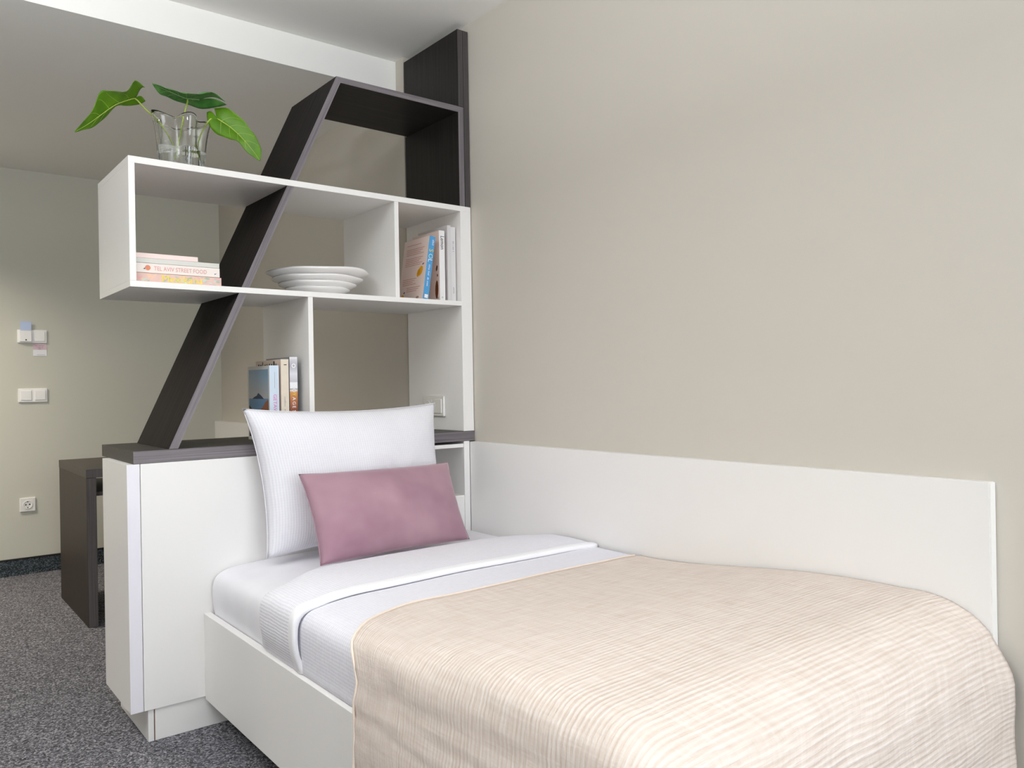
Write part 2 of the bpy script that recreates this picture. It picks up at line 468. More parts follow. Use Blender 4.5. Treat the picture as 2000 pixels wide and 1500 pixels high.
# ------------------------------------------------------------------ bed
RAILX, TOPX = 0.784, 0.806
t = thing('bed_frame', 'white low box bed frame against the wall panel', 'bed', (1.3, -0.97, 0))
obj('side_rail', B(RAILX, TOPX, -1.888, -0.003, 0.088, 0.355, 0.001), 'white', t)
obj('side_rail', B(1.790, 1.8115, -1.888, -0.003, 0.088, 0.355, 0.001), 'white', t)
obj('foot_rail', B(TOPX, 1.790, -1.888, -1.866, 0.088, 0.355, 0.001), 'white', t)
obj('slat_base', B(TOPX, 1.790, -1.866, -0.004, 0.17, 0.19), 'white', t)
for y in (-0.35, -1.6): obj('support', B(1.0, 1.62, y - .02, y + .02, 0, 0.17, 0.001), 'white', t)

def smooth(a, b, x):
    x = min(1, max(0, (x - a) / (b - a))); return x * x * (3 - 2 * x)

def rounded_path(pts, radii, n):
    """polyline in (x,z) with rounded corners -> n+1 points evenly spaced by length, and total length"""
    out = []
    P = [Vector(p) for p in pts]
    for i, p in enumerate(P):
        r = radii[i]
        if r <= 0 or i in (0, len(P) - 1): out.append(p); continue
        a = (P[i - 1] - p).normalized(); b = (P[i + 1] - p).normalized()
        for k in range(13):
            q = k / 12
            s, e = p + a * r, p + b * r
            out.append((1 - q) ** 2 * s + 2 * q * (1 - q) * p + q * q * e)
    L = [0.0]
    for i in range(1, len(out)): L.append(L[-1] + (out[i] - out[i - 1]).length)
    res = []; j = 0
    for k in range(n + 1):
        s = L[-1] * k / n
        while j < len(out) - 2 and L[j + 1] < s: j += 1
        u = (s - L[j]) / max(1e-9, L[j + 1] - L[j])
        res.append(out[j].lerp(out[j + 1], min(1, max(0, u))))
    return res, L[-1]

# mattress: closed rounded cross-section swept along y
t = thing('mattress', 'white mattress with a smooth fitted sheet, lying in the bed frame', 'mattress', (1.3, -0.97, 0.19))
sec = [(0.815, 0.192), (0.815, 0.335), (0.806, 0.356), (0.800, 0.42), (0.806, 0.462), (0.828, 0.4855), (0.90, 0.496), (1.10, 0.503), (1.4, 0.506), (1.7, 0.504), (1.775, 0.499), (1.800, 0.48), (1.806, 0.43), (1.785, 0.36), (1.780, 0.34), (1.780, 0.192)]
ys = [(-0.006, 0.965), (-0.010, 0.985), (-0.022, 0.997), (-0.05, 1.0), (-0.5, 1.0), (-1.0, 1.0), (-1.45, 1.0), (-1.78, 1.0), (-1.82, 0.99), (-1.845, 0.96)]
cx, cz = 1.303, 0.345
bm = bmesh.new(); rings = []
for y, k in ys:
    rings.append([bm.verts.new((cx + (x - cx) * k, y, cz + (z - cz) * (k if z > 0.345 else 1))) for x, z in sec])
lay = bm.loops.layers.uv.new('UVMap')
for a, b in zip(rings, rings[1:]):
    for k in range(len(sec)):
        f = bm.faces.new((a[k], a[(k + 1) % len(sec)], b[(k + 1) % len(sec)], b[k]))
        for lp in f.loops: lp[lay].uv = (lp.vert.co.x, lp.vert.co.y)
bm.faces.new(rings[0][::-1]); bm.faces.new(rings[-1])
bmesh.ops.recalc_face_normals(bm, faces=bm.faces)
mo = obj('fitted_sheet', bm, 'sheet', t, True)
sub = mo.modifiers.new('subdivision', 'SUBSURF'); sub.levels = 1; sub.render_levels = 2

def top_crown(x, y):
    """undulation of the bedding"""
    return 0.004 * noise.noise(Vector((x * 3.1, y * 3.3, 1.7)))

def drape(name, n_u, rows, mats, parent, path_fn, edge_fn=None, thick=0.004, label=None, wob=0.0):
    """rows: list of y; path_fn(y) -> (points, radii) of the cross-section polyline, left bottom to right end"""
    secs = [rounded_path(*path_fn(y), n_u) for y in rows]
    bm = bmesh.new(); lay = bm.loops.layers.uv.new('UVMap')
    vs, uv = [], []
    for j, y in enumerate(rows):
        pts, L = secs[j]; row, ru = [], []
        for i, p in enumerate(pts):
            yy = y + (edge_fn(i / n_u, p) if edge_fn else 0.0) * max(0.0, 1 - (rows[0] - y) / 0.25)
            q = Vector((p.x, yy, p.y))
            w = wob * noise.noise(Vector((p.x * 5, yy * 5, p.y * 5)))
            q.z += w + (top_crown(q.x, q.y) if p.x > 0.86 else 0)
            row.append(bm.verts.new(q)); ru.append((L * i / n_u, yy))
        vs.append(row); uv.append(ru)
    for j in range(len(rows) - 1):
        for i in range(n_u):
            idx = ((j, i), (j, i + 1), (j + 1, i + 1), (j + 1, i))
            f = bm.faces.new([vs[a][b] for a, b in idx])
            for lp, (a, b) in zip(f.loops, idx): lp[lay].uv = uv[a][b]
    bmesh.ops.recalc_face_normals(bm, faces=bm.faces)
    # outward = up
    s = sum((f.normal.z * f.calc_area() for f in bm.faces))
    if s < 0: bmesh.ops.reverse_faces(bm, faces=bm.faces)
    o = obj(name, bm, mats, parent, True, label)
    sd = o.modifiers.new('thickness', 'SOLIDIFY'); sd.thickness = thick; sd.offset = -1
    return o, secs

# duvet: body, and its folded-back end with a bright hem
td = thing('duvet', 'white waffle-weave duvet with its end folded back below the cushion', 'duvet', (1.3, -1.2, 0.5))
def body_path(y):
    k = smooth(-0.95, -1.5, y)
    o = 0.018 + 0.012 * k
    pts = [(0.797, 0.358), (0.796 - 0.004, 0.42), (0.793, 0.497 + o * .5), (0.93, 0.506 + o), (1.35, 0.512 + o), (1.72, 0.512 + o), (1.800, 0.508 + o)]
    return pts, [0, 0.03, 0.045, 0.06, 0.2, 0.05, 0]
def lerp_rows(a, b, n): return [a + (b - a) * i / n for i in range(n + 1)]
drape('duvet_body', 90, lerp_rows(-0.66, -1.72, 40), 'duvet_body', td, body_path, None, 0.006)
def fold_off(y):
    # height of the folded layer over the mattress: rises at its rounded back edge, soft hill, drops at the hem
    a = smooth(-0.452, -0.50, y)
    return 0.004 + 0.030 * a ** 0.6 + 0.006 * math.sin(math.pi * min(1, max(0, (-0.47 - y) / 0.24)))
def fold_path(y):
    o = fold_off(y); s = min(o, 0.034)
    pts = [(0.800 - s * 0.10, 0.357), (0.794 - s * 0.55, 0.42), (0.795 - s * 0.5, 0.487 + o * 0.75), (0.92, 0.502 + o), (1.35, 0.507 + o), (1.70, 0.506 + o), (1.803, 0.503 + o * 0.9)]
    return pts, [0, 0.03, 0.04, 0.06, 0.2, 0.05, 0]
def fold_edge(u, p):
    return (0.105 * smooth(0.80, 1.02, p.x) - 0.085 * smooth(1.58, 1.80, p.x)) if p.y > 0.44 else 0.0
FR = [-0.452, -0.456, -0.462, -0.470, -0.48, -0.49] + lerp_rows(-0.50, -0.708, 16)
def hem_shift(u, p, j): return 0
drape('duvet_fold', 90, FR, 'duvet', td, fold_path, fold_edge, 0.006)
HEM = [(-0.680, 0.0012), (-0.684, 0.0030), (-0.690, 0.0038), (-0.700, 0.0040), (-0.707, 0.0032), (-0.7115, 0.0012), (-0.7135, -0.0030), (-0.7138, -0.0090)]
hem_off = dict(HEM)
def hem_path(y):
    pts, rad = fold_path(max(y, -0.708)); d_ = hem_off[y]
    return [(x - (d_ if i < 3 else 0), z + (d_ if i >= 2 else 0)) for i, (x, z) in enumerate(pts)], rad
drape('hem', 90, [h_[0] for h_ in HEM], 'hem', td, hem_path, None, 0.002, 'smooth bright white hem')

# blanket
tb = thing('blanket', 'pale blush crinkled gauze blanket spread over the foot of the bed', 'blanket', (1.3, -1.4, 0.5))
YFOOT = -1.910
def blk_top(y):   # height of the top surface
    return 0.538 + 0.052 * smooth(-0.9, -1.62, y)
def blk_path_at(zt, xl=0.765):
    xs = xl
    return [(xs - 0.004, 0.13), (xs, 0.40), (xs + 0.012, zt - 0.012), (xs + 0.16, zt - 0.004), (1.35, zt), (1.72, zt - 0.003), (1.8085, zt - 0.010)], [0, 0.05, 0.072, 0.07, 0.15, 0.04, 0]
nu, rows = 110, lerp_rows(-0.905, -1.735, 42)
bm = bmesh.new(); lay = bm.loops.layers.uv.new('UVMap'); V, U = [], []
# profile along y: the top, a rounded edge, then the drop over the foot
prof = [(y, blk_top(y)) for y in rows]
zt = blk_top(-1.735)
for k in range(1, 15):
    a = math.pi / 2 * k / 14
    prof.append((-1.735 - 0.172 * math.sin(a), zt - 0.175 * (1 - math.cos(a))))
for k in range(1, 15): prof.append((YFOOT, zt - 0.175 - (zt - 0.175 - 0.10) * k / 14))
s = 0.0
for j, (y, z) in enumerate(prof):
    if j: s -= math.hypot(y - prof[j - 1][0], z - prof[j - 1][1])
    pts, L = rounded_path(*blk_path_at(z if z > 0.47 else 0.47), nu)
    drop = max(0.0, 0.47 - z)
    row, ru = [], []
    for i, p in enumerate(pts):
        k = max(0.0, 1 - (-0.905 - y) / 0.30)
        e = -0.085 * smooth(0.56, 0.44, p.y) * smooth(0.9, 0.80, p.x) - 0.05 * smooth(1.0, 0.78, p.x) + 0.016 * smooth(1.3, 1.8, p.x)
        yy = y + e * k
        zz = p.y
        if drop > 0: zz = max(0.13, p.y - drop) if p.y > 0.13 else p.y
        x = p.x
        # crumples
        if p.x < 0.80:
            x += 0.0048 * noise.noise(Vector((yy * 3.0, p.y * 34, 0.3))) + 0.0025 * noise.noise(Vector((yy * 20, p.y * 26, 4.3)))
        elif drop == 0:
            zz += top_crown(x, yy) + 0.0014 * noise.noise(Vector((x * 7, yy * 45, 2.0)))
        if z < zt - 0.02:
            yy += 0.006 * noise.noise(Vector((x * 5, z * 13, 9.1))) - 0.012 * math.sin(math.pi * min(1, max(0, (zt - z) / 0.3))) * noise.noise(Vector((x * 3.2, 0.4, 2.2)))
        row.append(bm.verts.new((x, yy, zz))); ru.append((L * i / nu, s))
    V.append(row); U.append(ru)
for j in range(len(V) - 1):
    for i in range(nu):
        idx = ((j, i), (j, i + 1), (j + 1, i + 1), (j + 1, i))
        f = bm.faces.new([V[a][b] for a, b in idx])
        for lp, (a, b) in zip(f.loops, idx): lp[lay].uv = U[a][b]
bmesh.ops.recalc_face_normals(bm, faces=bm.faces)
if sum(f.normal.z * f.calc_area() for f in bm.faces) < 0: bmesh.ops.reverse_faces(bm, faces=bm.faces)
edge = [v.co.copy() for v in V[0]]
o = obj('blanket_cloth', bm, 'blanket', tb, True)
sd = o.modifiers.new('thickness', 'SOLIDIFY'); sd.thickness = 0.005; sd.offset = -1
obj('hem', tube([e + Vector((0, 0.0, 0.0005)) for e in edge[::3]], 0.0030, 6, 2), plain('blush_hem', '#efe0d2', 0.9, 0.1), tb, True, 'stitched pale hem')

# ------------------------------------------------------------------ pillows
def pillow(name, label, cat, TL, TR, BL, BR, front, back, pinch_u, pinch_v, mat, seed, power=0.42, piping=None):
    TL, TR, BL, BR = map(Vector, (TL, TR, BL, BR))
    base = (BL + BR) / 2
    t = thing(name, label, cat, base)
    nrm = (TR - TL).cross(BL - TL).normalized()
    if nrm.y > 0: nrm = -nrm                     # towards the camera side (-y)
    wd, ht = (TR - TL).length, (TL - BL).length
    N = 56
    def edge_pt(u, v):
        pu = u * (1 - pinch_u * (1 - v * v) ** 0.9); pv = v * (1 - pinch_v * (1 - u * u) ** 0.9)
        a, b = (pu + 1) / 2, (pv + 1) / 2
        return (BL * (1 - a) + BR * a) * (1 - b) + (TL * (1 - a) + TR * a) * b
    def side(sign, T):
        def fn(i, j):
            u, v = 2 * i - 1, 2 * j - 1
            p = edge_pt(u, v)
            k = max(0.0, (1 - u ** 2) * (1 - v ** 2)) ** power
            wr = noise.noise(Vector((u * 2.2 + seed, v * 2.2, sign))) * 0.10 + noise.noise(Vector((u * 6 + seed, v * 6, sign))) * 0.035 * (1 - k * 0.6)
            return p + nrm * sign * T * k * (1 + wr)
        return fn
    uvf = lambda i, j: (i * wd, j * ht)
    bm = grid(N, N, side(1, front), uvf)
    bm2 = grid(N, N, side(-1, back), uvf)
    me = bpy.data.meshes.new('tmp'); bm2.to_mesh(me); bm2.free(); bm.from_mesh(me); bpy.data.meshes.remove(me)
    bmesh.ops.remove_doubles(bm, verts=bm.verts, dist=0.0002)
    bmesh.ops.recalc_face_normals(bm, faces=bm.faces)
    cover = obj('cover', bm, mat, t, True)
    if piping:
        ring = [edge_pt(-1 + 2 * k / 20, -1) for k in range(20)] + [edge_pt(1, -1 + 2 * k / 20) for k in range(20)] + \
               [edge_pt(1 - 2 * k / 20, 1) for k in range(20)] + [edge_pt(-1, 1 - 2 * k / 20) for k in range(21)]
        obj('seam', tube(ring, piping, 6, 1), mat, cover, True)
    return t
pillow('pillow', 'large white ribbed cotton pillow leaning upright against the shelving', 'pillow',
       (0.890, -0.072, 0.992), (1.606, -0.072, 0.990), (0.936, -0.135, 0.524), (1.604, -0.135, 0.522),
       0.105, 0.060, 0.075, 0.085, 'pillow', 3.1, 0.45, 0.0012)
pillow('cushion', 'small mauve velvet cushion propped against the white pillow', 'cushion',
       (0.9995, -0.240, 0.790), (1.5487, -0.240, 0.785), (0.996, -0.392, 0.537), (1.543, -0.368, 0.537),
       0.072, 0.050, 0.045, 0.05, 'velvet', 8.4, 0.50, 0.0013)

# ------------------------------------------------------------------ vase with cut leaves
VX, VY, VZ = 0.772, 0.125, 1.7545
t = thing('vase', 'clear wavy glass vase half filled with water on top of the shelving', 'vase', (VX, VY, VZ))
def vase_r(h, th, off):
    k = h / 0.170
    r = 0.064 + 0.018 * k ** 2.2 + 0.003 * math.sin(k * 5)
    amp = 0.006 + 0.0125 * k ** 1.3
    return r + amp * math.cos(5 * th + 0.6 + 0.35 * k) + amp * 0.35 * math.cos(3 * th + 1.9) - off
def lathe_fn(bm, levels, seg, off):
    rings = []
    for h in levels:
        rings.append([bm.verts.new((VX + vase_r(max(h, 0), 2 * math.pi * k / seg, off) * math.cos(2 * math.pi * k / seg),
                                    VY + vase_r(max(h, 0), 2 * math.pi * k / seg, off) * math.sin(2 * math.pi * k / seg), VZ + h + 0.006 * (h / 0.17) ** 3 * math.cos(5 * 2 * math.pi * k / seg + 1.2))) for k in range(seg)])
    return rings
def bridge(bm, a, b):
    n = len(a)
    for k in range(n): bm.faces.new((a[k], a[(k + 1) % n], b[(k + 1) % n], b[k]))
SEG = 64
bm = bmesh.new()
lv = [0.170 * i / 16 for i in range(17)]
o_r = lathe_fn(bm, lv, SEG, 0.0)
i_r = lathe_fn(bm, [0.012 + (0.170 - 0.012) * i / 16 for i in range(17)], SEG, 0.0035)
for a, b in zip(o_r, o_r[1:]): bridge(bm, a, b)
for a, b in zip(i_r, i_r[1:]): bridge(bm, a, b)
bridge(bm, o_r[-1], i_r[-1])
bm.faces.new(o_r[0]); bm.faces.new(i_r[0])
bmesh.ops.recalc_face_normals(bm, faces=bm.faces)
glass = obj('glass_body', bm, 'glass', t, True)
bm = bmesh.new()
w_r = lathe_fn(bm, [0.0125 + 0.06 * i / 8 for i in range(9)], SEG, 0.0030)
for a, b in zip(w_r, w_r[1:]): bridge(bm, a, b)
bm.faces.new(w_r[0]); bm.faces.new(w_r[-1])
bmesh.ops.recalc_face_normals(bm, faces=bm.faces)
obj('water', bm, 'water', t, False)

def leaf(rows, stem, mat, label, group='cut leaves in the glass vase', cup=0.010):
    t = thing('leaf_cutting', label, 'leaf', stem[-1], group)
    n = len(rows)
    def cr(i, c):
        def P(k): return Vector(rows[min(max(k, 0), n - 1)][c])
        b = int(min(i, n - 1.0001)); q = i - b
        p0, p1, p2, p3 = P(b - 1), P(b), P(b + 1), P(b + 2)
        return 0.5 * ((2 * p1) + (p2 - p0) * q + (2 * p0 - 5 * p1 + 4 * p2 - p3) * q * q + (3 * p1 - p0 - 3 * p2 + p3) * q ** 3)
    NU, NV = 28, 16
    def fn(i, j):
        s = i * (n - 1); a = 2 * j - 1
        mid, e = cr(s, 0), cr(s, 1 if a < 0 else 2)
        p = mid.lerp(e, abs(a))
        wv = 0.0012 * math.sin(i * 26 + abs(a) * 4) * abs(a)
        return p + Vector((0, 0, cup * math.sin(math.pi * abs(a)) * (1 - i) + wv))
    bm = grid(NU, NV, fn, lambda i, j: (i, j))
    o = obj('leaf_blade', bm, mat, t, True)
    sd = o.modifiers.new('thickness', 'SOLIDIFY'); sd.thickness = 0.0010; sd.offset = 0
    ribs = tube([cr(x_ * (n - 1), 0) + Vector((0, -0.0012, -0.0012)) for x_ in (0.05, .2, .4, .6, .8, .97)], [0.0019, .0018, .0015, .0012, .0009, .0005], 6, 5)
    tmp = bpy.data.meshes.new('tmp')
    for q in (0.22, 0.36, 0.5, 0.64):
        for c_ in (1, 2):
            pv = []
            for a_ in (0.0, .3, .6, .85):
                s_ = min(0.99, q + 0.16 * a_) * (n - 1)
                p_ = cr(s_, 0).lerp(cr(s_, c_), a_); p_.z += cup * math.sin(math.pi * a_) * (1 - s_ / (n - 1))
                pv.append(p_ + Vector((0, -0.0006, -0.0010)))
            b2 = tube(pv, [0.0007, .0006, .0005, .0003], 5, 4); b2.to_mesh(tmp); b2.free(); ribs.from_mesh(tmp)
    bpy.data.meshes.remove(tmp)
    obj('veins', ribs, 'vein_dark' if mat == 'leaf_dark' else 'vein', t, True)
    k = len(stem)
    obj('stem', tube(stem, [0.0011] + [0.0017] * 1 + [0.0026] * (k - 2), 8, 6), 'stem', t, True)
    return t
LEAF_A = [((0.6367, 0.1, 1.9634), (0.6501, 0.05, 1.9846), (0.6709, 0.13, 1.9697)), ((0.6214, 0.0857, 1.9529), (0.6191, 0.0357, 1.9921), (0.6461, 0.1157, 1.9476)), ((0.5991, 0.0714, 1.9393), (0.591, 0.0214, 1.9507), (0.6087, 0.1014, 1.9342)), ((0.5629, 0.0571, 1.9122), (0.544, 0.0114, 1.9376), (0.573, 0.0846, 1.9175)), ((0.5358, 0.0429, 1.8844), (0.5188, 0.0086, 1.9313), (0.537, 0.0634, 1.8689)), ((0.5052, 0.0286, 1.8517), (0.4985, 0.0057, 1.8785), (0.5076, 0.0423, 1.8363)), ((0.4753, 0.0143, 1.8228), (0.4775, 0.0029, 1.8409), (0.4764, 0.0211, 1.8129)), ((0.4474, 0.0, 1.7976), (0.4474, 0.0, 1.7991), (0.4474, 0.0, 1.7962))]
LEAF_B = [((0.842, 0.13, 2.0104), (0.9019, 0.07, 1.9988), (0.9449, 0.18, 2.029)), ((0.8165, 0.1217, 2.0043), (0.8582, 0.0617, 2.0155), (0.8764, 0.1717, 1.997)), ((0.7961, 0.1133, 1.9976), (0.8101, 0.0533, 1.9978), (0.8271, 0.1633, 1.9932)), ((0.7667, 0.105, 1.9989), (0.7686, 0.057, 1.9933), (0.77, 0.145, 1.9947)), ((0.7333, 0.0967, 2.004), (0.7398, 0.0647, 1.9974), (0.7279, 0.1233, 1.9944)), ((0.7035, 0.0883, 2.0079), (0.7083, 0.0723, 2.0042), (0.7006, 0.1017, 1.9952)), ((0.6787, 0.08, 2.0112), (0.6802, 0.08, 2.0115), (0.6802, 0.08, 2.0099))]
LEAF_C = [((0.8727, 0.07, 1.9393), (0.8519, 0.04, 1.9583), (0.8515, 0.1, 1.9618)), ((0.8748, 0.0567, 1.9311), (0.8949, 0.0267, 1.9616), (0.8515, 0.0867, 1.9197)), ((0.8998, 0.0433, 1.914), (0.9313, 0.0133, 1.9353), (0.8762, 0.0733, 1.8857)), ((0.9247, 0.03, 1.8884), (0.9567, 0.006, 1.9048), (0.9077, 0.054, 1.8731)), ((0.948, 0.0167, 1.8608), (0.978, 0.0007, 1.8739), (0.9319, 0.0327, 1.8586)), ((0.9697, 0.0033, 1.8278), (0.9907, -0.0047, 1.8379), (0.9539, 0.0113, 1.8221)), ((0.9846, -0.01, 1.7987), (0.9864, -0.01, 1.8023), (0.9829, -0.01, 1.7984))]
LEAF_D = [((0.7607, 0.11, 1.8296), (0.7597, 0.09, 1.8295), (0.7711, 0.13, 1.8296)), ((0.7822, 0.1133, 1.8291), (0.7893, 0.0933, 1.8371), (0.7976, 0.1333, 1.8265)), ((0.8072, 0.1167, 1.8242), (0.8171, 0.106, 1.8366), (0.8151, 0.1273, 1.8163)), ((0.823, 0.12, 1.8122), (0.8237, 0.12, 1.8138), (0.823, 0.12, 1.8085))]
STEM_A = [(0.5635, 0.06, 1.9132), (0.6022, 0.085, 1.9439), (0.6307, 0.1, 1.9606), (0.6627, 0.105, 1.9367), (0.7133, 0.115, 1.896), (0.7586, 0.125, 1.8329), (0.7723, 0.125, 1.7988)]
STEM_B = [(0.7342, 0.1, 2.0052), (0.7728, 0.115, 2.0015), (0.798, 0.125, 1.9997), (0.7895, 0.12, 1.9616), (0.7739, 0.12, 1.8873), (0.7636, 0.12, 1.8358), (0.7615, 0.12, 1.8058)]
STEM_C = [(0.9247, 0.03, 1.8884), (0.8989, 0.055, 1.9202), (0.876, 0.07, 1.9366), (0.858, 0.08, 1.9345), (0.8459, 0.09, 1.9180), (0.8300, 0.1, 1.8834), (0.8180, 0.11, 1.8412), (0.8159, 0.11, 1.800)]
STEM_D = [(0.800, 0.116, 1.826), (0.780, 0.113, 1.829), (0.764, 0.112, 1.829), (0.757, 0.118, 1.815), (0.755, 0.12, 1.790)]
leaf(LEAF_A, STEM_A, 'leaf', 'bright green leaf drooping left out of the glass vase')
leaf(LEAF_B, STEM_B, 'leaf_dark', 'dark green leaf lying flat high above the middle of the vase')
leaf(LEAF_C, STEM_C, 'leaf', 'green leaf hanging right of the vase towards the slanted board')
leaf(LEAF_D, STEM_D, 'leaf', 'small leaf dipped in the water inside the vase', cup=0.002)

# ------------------------------------------------------------------ nested plates
def plate(label, cx, cy, z, R, h, rf, wave, seed, tilt=0.0):
    t = thing('plate', label, 'plate', (cx, cy, z), 'nested white plates')
    bm = bmesh.new(); seg = 72
    prof = [(0.0, 0.004), (rf * 0.9, 0.004), (rf * 0.92, 0.0), (rf, 0.0), (rf * 1.04, 0.005)]
    for k in range(1, 9):
        q = k / 8; prof.append((rf * 1.04 + (R - rf * 1.04) * q, 0.005 + (h - 0.005) * q ** 1.15))
    prof.append((R + 0.003, h + 0.004)); prof.append((R + 0.001, h + 0.008))
    for k in range(7, -1, -1):
        q = k / 8; prof.append((rf * 1.04 + (R - 0.004 - rf * 1.04) * q, 0.012 + (h - 0.006) * q ** 1.15))
    prof.append((0.0, 0.010))
    rings = []
    for r, zz in prof:
        if r == 0: rings.append([bm.verts.new((cx, cy, z + zz))]); continue
        ring = []
        for k in range(seg):
            th = 2 * math.pi * k / seg; q = max(0, (r - rf * 1.04) / (R - rf))
            rr = r * (1 + wave * q * (math.cos(6 * th + seed) * 0.6 + math.cos(4 * th + seed * 2) * 0.4))
            ring.append(bm.verts.new((cx + rr * math.cos(th), cy + rr * math.sin(th), z + zz + q * (wave * 0.06 * math.cos(5 * th + seed) + tilt * math.cos(th)))))
        rings.append(ring)
    for a, b in zip(rings, rings[1:]):
        if len(a) == 1: [bm.faces.new((a[0], b[k], b[(k + 1) % seg])) for k in range(seg)]
        elif len(b) == 1: [bm.faces.new((a[k], a[(k + 1) % seg], b[0])) for k in range(seg)]
        else: bridge(bm, a, b)
    bmesh.ops.recalc_face_normals(bm, faces=bm.faces)
    return obj('plate_body', bm, 'china', t, True)
PX, PY = 1.277, 0.20
plate('smallest white plate, at the bottom of the nested pile', PX, PY, 1.3825, 0.114, 0.028, 0.062, 0.02, 0.4)
plate('white plate second from the bottom of the nested pile', PX, PY, 1.3955, 0.138, 0.033, 0.062, 0.02, 1.3)
plate('white plate second from the top of the nested pile', PX, PY, 1.4085, 0.162, 0.039, 0.062, 0.025, 2.1)
plate('largest white plate with a wavy rim, topmost of the nested pile', PX + .003, PY, 1.4215, 0.184, 0.050, 0.062, 0.03, 0.2, 0.004)

# ------------------------------------------------------------------ books
PAPER = plain('book_paper', '#e9e4da', 0.85, 0.2, 0.06, 60)
def book(label, x0, x1, y0, y1, z0, z1, cover, spine, group, tilt=0.0):
    """upright book, spine to -y; tilt about y at its bottom right corner"""
    t = thing('book', label, 'book', ((x0 + x1) / 2, (y0 + y1) / 2, z0), group)
    c = 0.0022
    bm = bmesh.new()
    box(bm, x0, x0 + c, y0 + .002, y1, z0, z1, 0.0006); box(bm, x1 - c, x1, y0 + .002, y1, z0, z1, 0.0006)
    obj('cover', bm, cover, t)
    obj('spine', B(x0, x1, y0, y0 + .0025, z0, z1, 0.0008), spine, t)
    obj('pages', B(x0 + c, x1 - c, y0 + .0025, y1 - .004, z0 + .002, z1 - .003), PAPER, t)
    if tilt: t.rotation_euler = (0, tilt, 0)
    return t
def decal(name, pts, mat, parent): return obj(name, flat(pts), mat, parent)
def spot(name, y, z, x, ry, rz, mat, parent, n=14, rot=0.0):
    pts = []
    for k in range(n):
        a = 2 * math.pi * k / n; p, q = ry * math.cos(a), rz * math.sin(a)
        pts.append((x, y + p * math.cos(rot) - q * math.sin(rot), z + p * math.sin(rot) + q * math.cos(rot)))
    return decal(name, pts, mat, parent)
black, red, pink, yellow, orange, whiteink, blueink, greenink, greyink = (ink('ink_' + n, c) for n, c in (
    ('black', '#1d1b1e'), ('red', '#b5685a'), ('pink', '#e878b8'), ('yellow', '#e9d84a'), ('orange', '#e0a012'),
    ('white', '#f4f2f4'), ('blue', '#4a5f80'), ('green', '#8fb08a'), ('grey', '#9a979c')))

# --- upper right compartment, standing on z = Z2
G = 'books standing in the upper right compartment'
zb = Z2 + .0005
b = book('pale grey book nearest the right side panel, faint grey spine lettering', 1.757, 1.779, 0.028, 0.235, zb, zb + 0.292, plain('pale_grey_cover', '#d9d6d6', 0.5), plain('pale_grey_spine', '#dddadb', 0.5), G)
marks('small_print', 12, 0.008, (1.765, 0.0274, zb + 0.235), (0, 0, -1), (1, 0, 0), greyink, b, 0.042)
marks('small_print', 9, 0.007, (1.765, 0.0274, zb + 0.055), (0, 0, -1), (1, 0, 0), greyink, b, 0.025)
b = book('grey book between the white Lemon book and the pale grey one', 1.7405, 1.756, 0.026, 0.24, zb, zb + 0.296, plain('grey_cover', '#cfcccd', 0.5), plain('grey_spine', '#d5d2d3', 0.5), G)
b = book('white book lettered Lemon with a blush pink cover', 1.705, 1.730, 0.030, 0.225, zb, zb + 0.273, plain('blush_cover', '#e4d3cb', 0.55), plain('lemon_spine', '#f0eeef', 0.45), G)
text('title', 'Lemon', 0.024, (1.711, 0.0293, zb + 0.252), (0, 0, -1), (1, 0, 0), black, b, 0.052)
marks('small_print', 3, 0.010, (1.712, 0.0293, zb + 0.016), (0, 0, -1), (1, 0, 0), greyink, b, 0.007)
X = 1.7046
spot('print_leaf', 0.088, zb + 0.253, X, 0.010, 0.003, black, b, rot=0.5)
spot('print_fruit', 0.052, zb + 0.045, X, 0.011, 0.036, ink('ink_brown', '#6a3a1c'), b, rot=0.05)
spot('print_leaf', 0.046, zb + 0.100, X, 0.004, 0.006, ink('ink_brick', '#84483c'), b)
spot('print_leaf', 0.050, zb + 0.128, X, 0.006, 0.012, ink('ink_umber', '#51402f'), b, rot=0.3)
spot('print_leaf', 0.044, zb + 0.012, X, 0.004, 0.004, greyink, b)

TI = 0.150
b = book('blue-spined book lettered SOL leaning on the white Lemon book', 1.632, 1.657, 0.020, 0.205, zb, zb + 0.245, plain('peach_cover', '#e6d3ca', 0.55), plain('sky_blue_spine', '#4d9ad0', 0.45), G)
zt = zb + 0.245
if True:
    text('title', 'S', 0.026, (1.636, 0.0192, zt - 0.050), (0, 0, -1), (1, 0, 0), yellow, b)
    text('title', 'O', 0.026, (1.636, 0.0192, zt - 0.068), (0, 0, -1), (1, 0, 0), ink('ink_aqua', '#b9e4d6'), b)
    text('title', 'L', 0.026, (1.636, 0.0192, zt - 0.089), (0, 0, -1), (1, 0, 0), whiteink, b)
marks('small_print', 7, 0.009, (1.645, 0.0192, zt - 0.014), (0, 0, -1), (1, 0, 0), whiteink, b, 0.022)
marks('small_print', 24, 0.008, (1.641, 0.0192, zt - 0.112), (0, 0, -1), (1, 0, 0), whiteink, b, 0.085)
decal('publisher_mark', [(1.637, 0.0192, zb + .004), (1.652, 0.0192, zb + .004), (1.652, 0.0192, zb + .018), (1.637, 0.0192, zb + .018)], whiteink, b)
X = 1.6316
bm = bmesh.new()
for z0_, n_, y0_, y1_ in ((0.222, 1, 0.075, 0.18), (0.205, 4, 0.05, 0.18), (0.168, 5, 0.055, 0.18), (0.085, 4, 0.085, 0.185), (0.05, 3, 0.05, 0.15)):
    for k in range(n_):
        z_ = zb + z0_ - k * 0.0072
        ye = y0_ + (0.012 * ((k * 7) % 3))
        vs = [bm.verts.new(q) for q in ((X, ye, z_), (X, y1_, z_), (X, y1_, z_ + .0016), (X, ye, z_ + .0016))]
        bm.faces.new(vs)
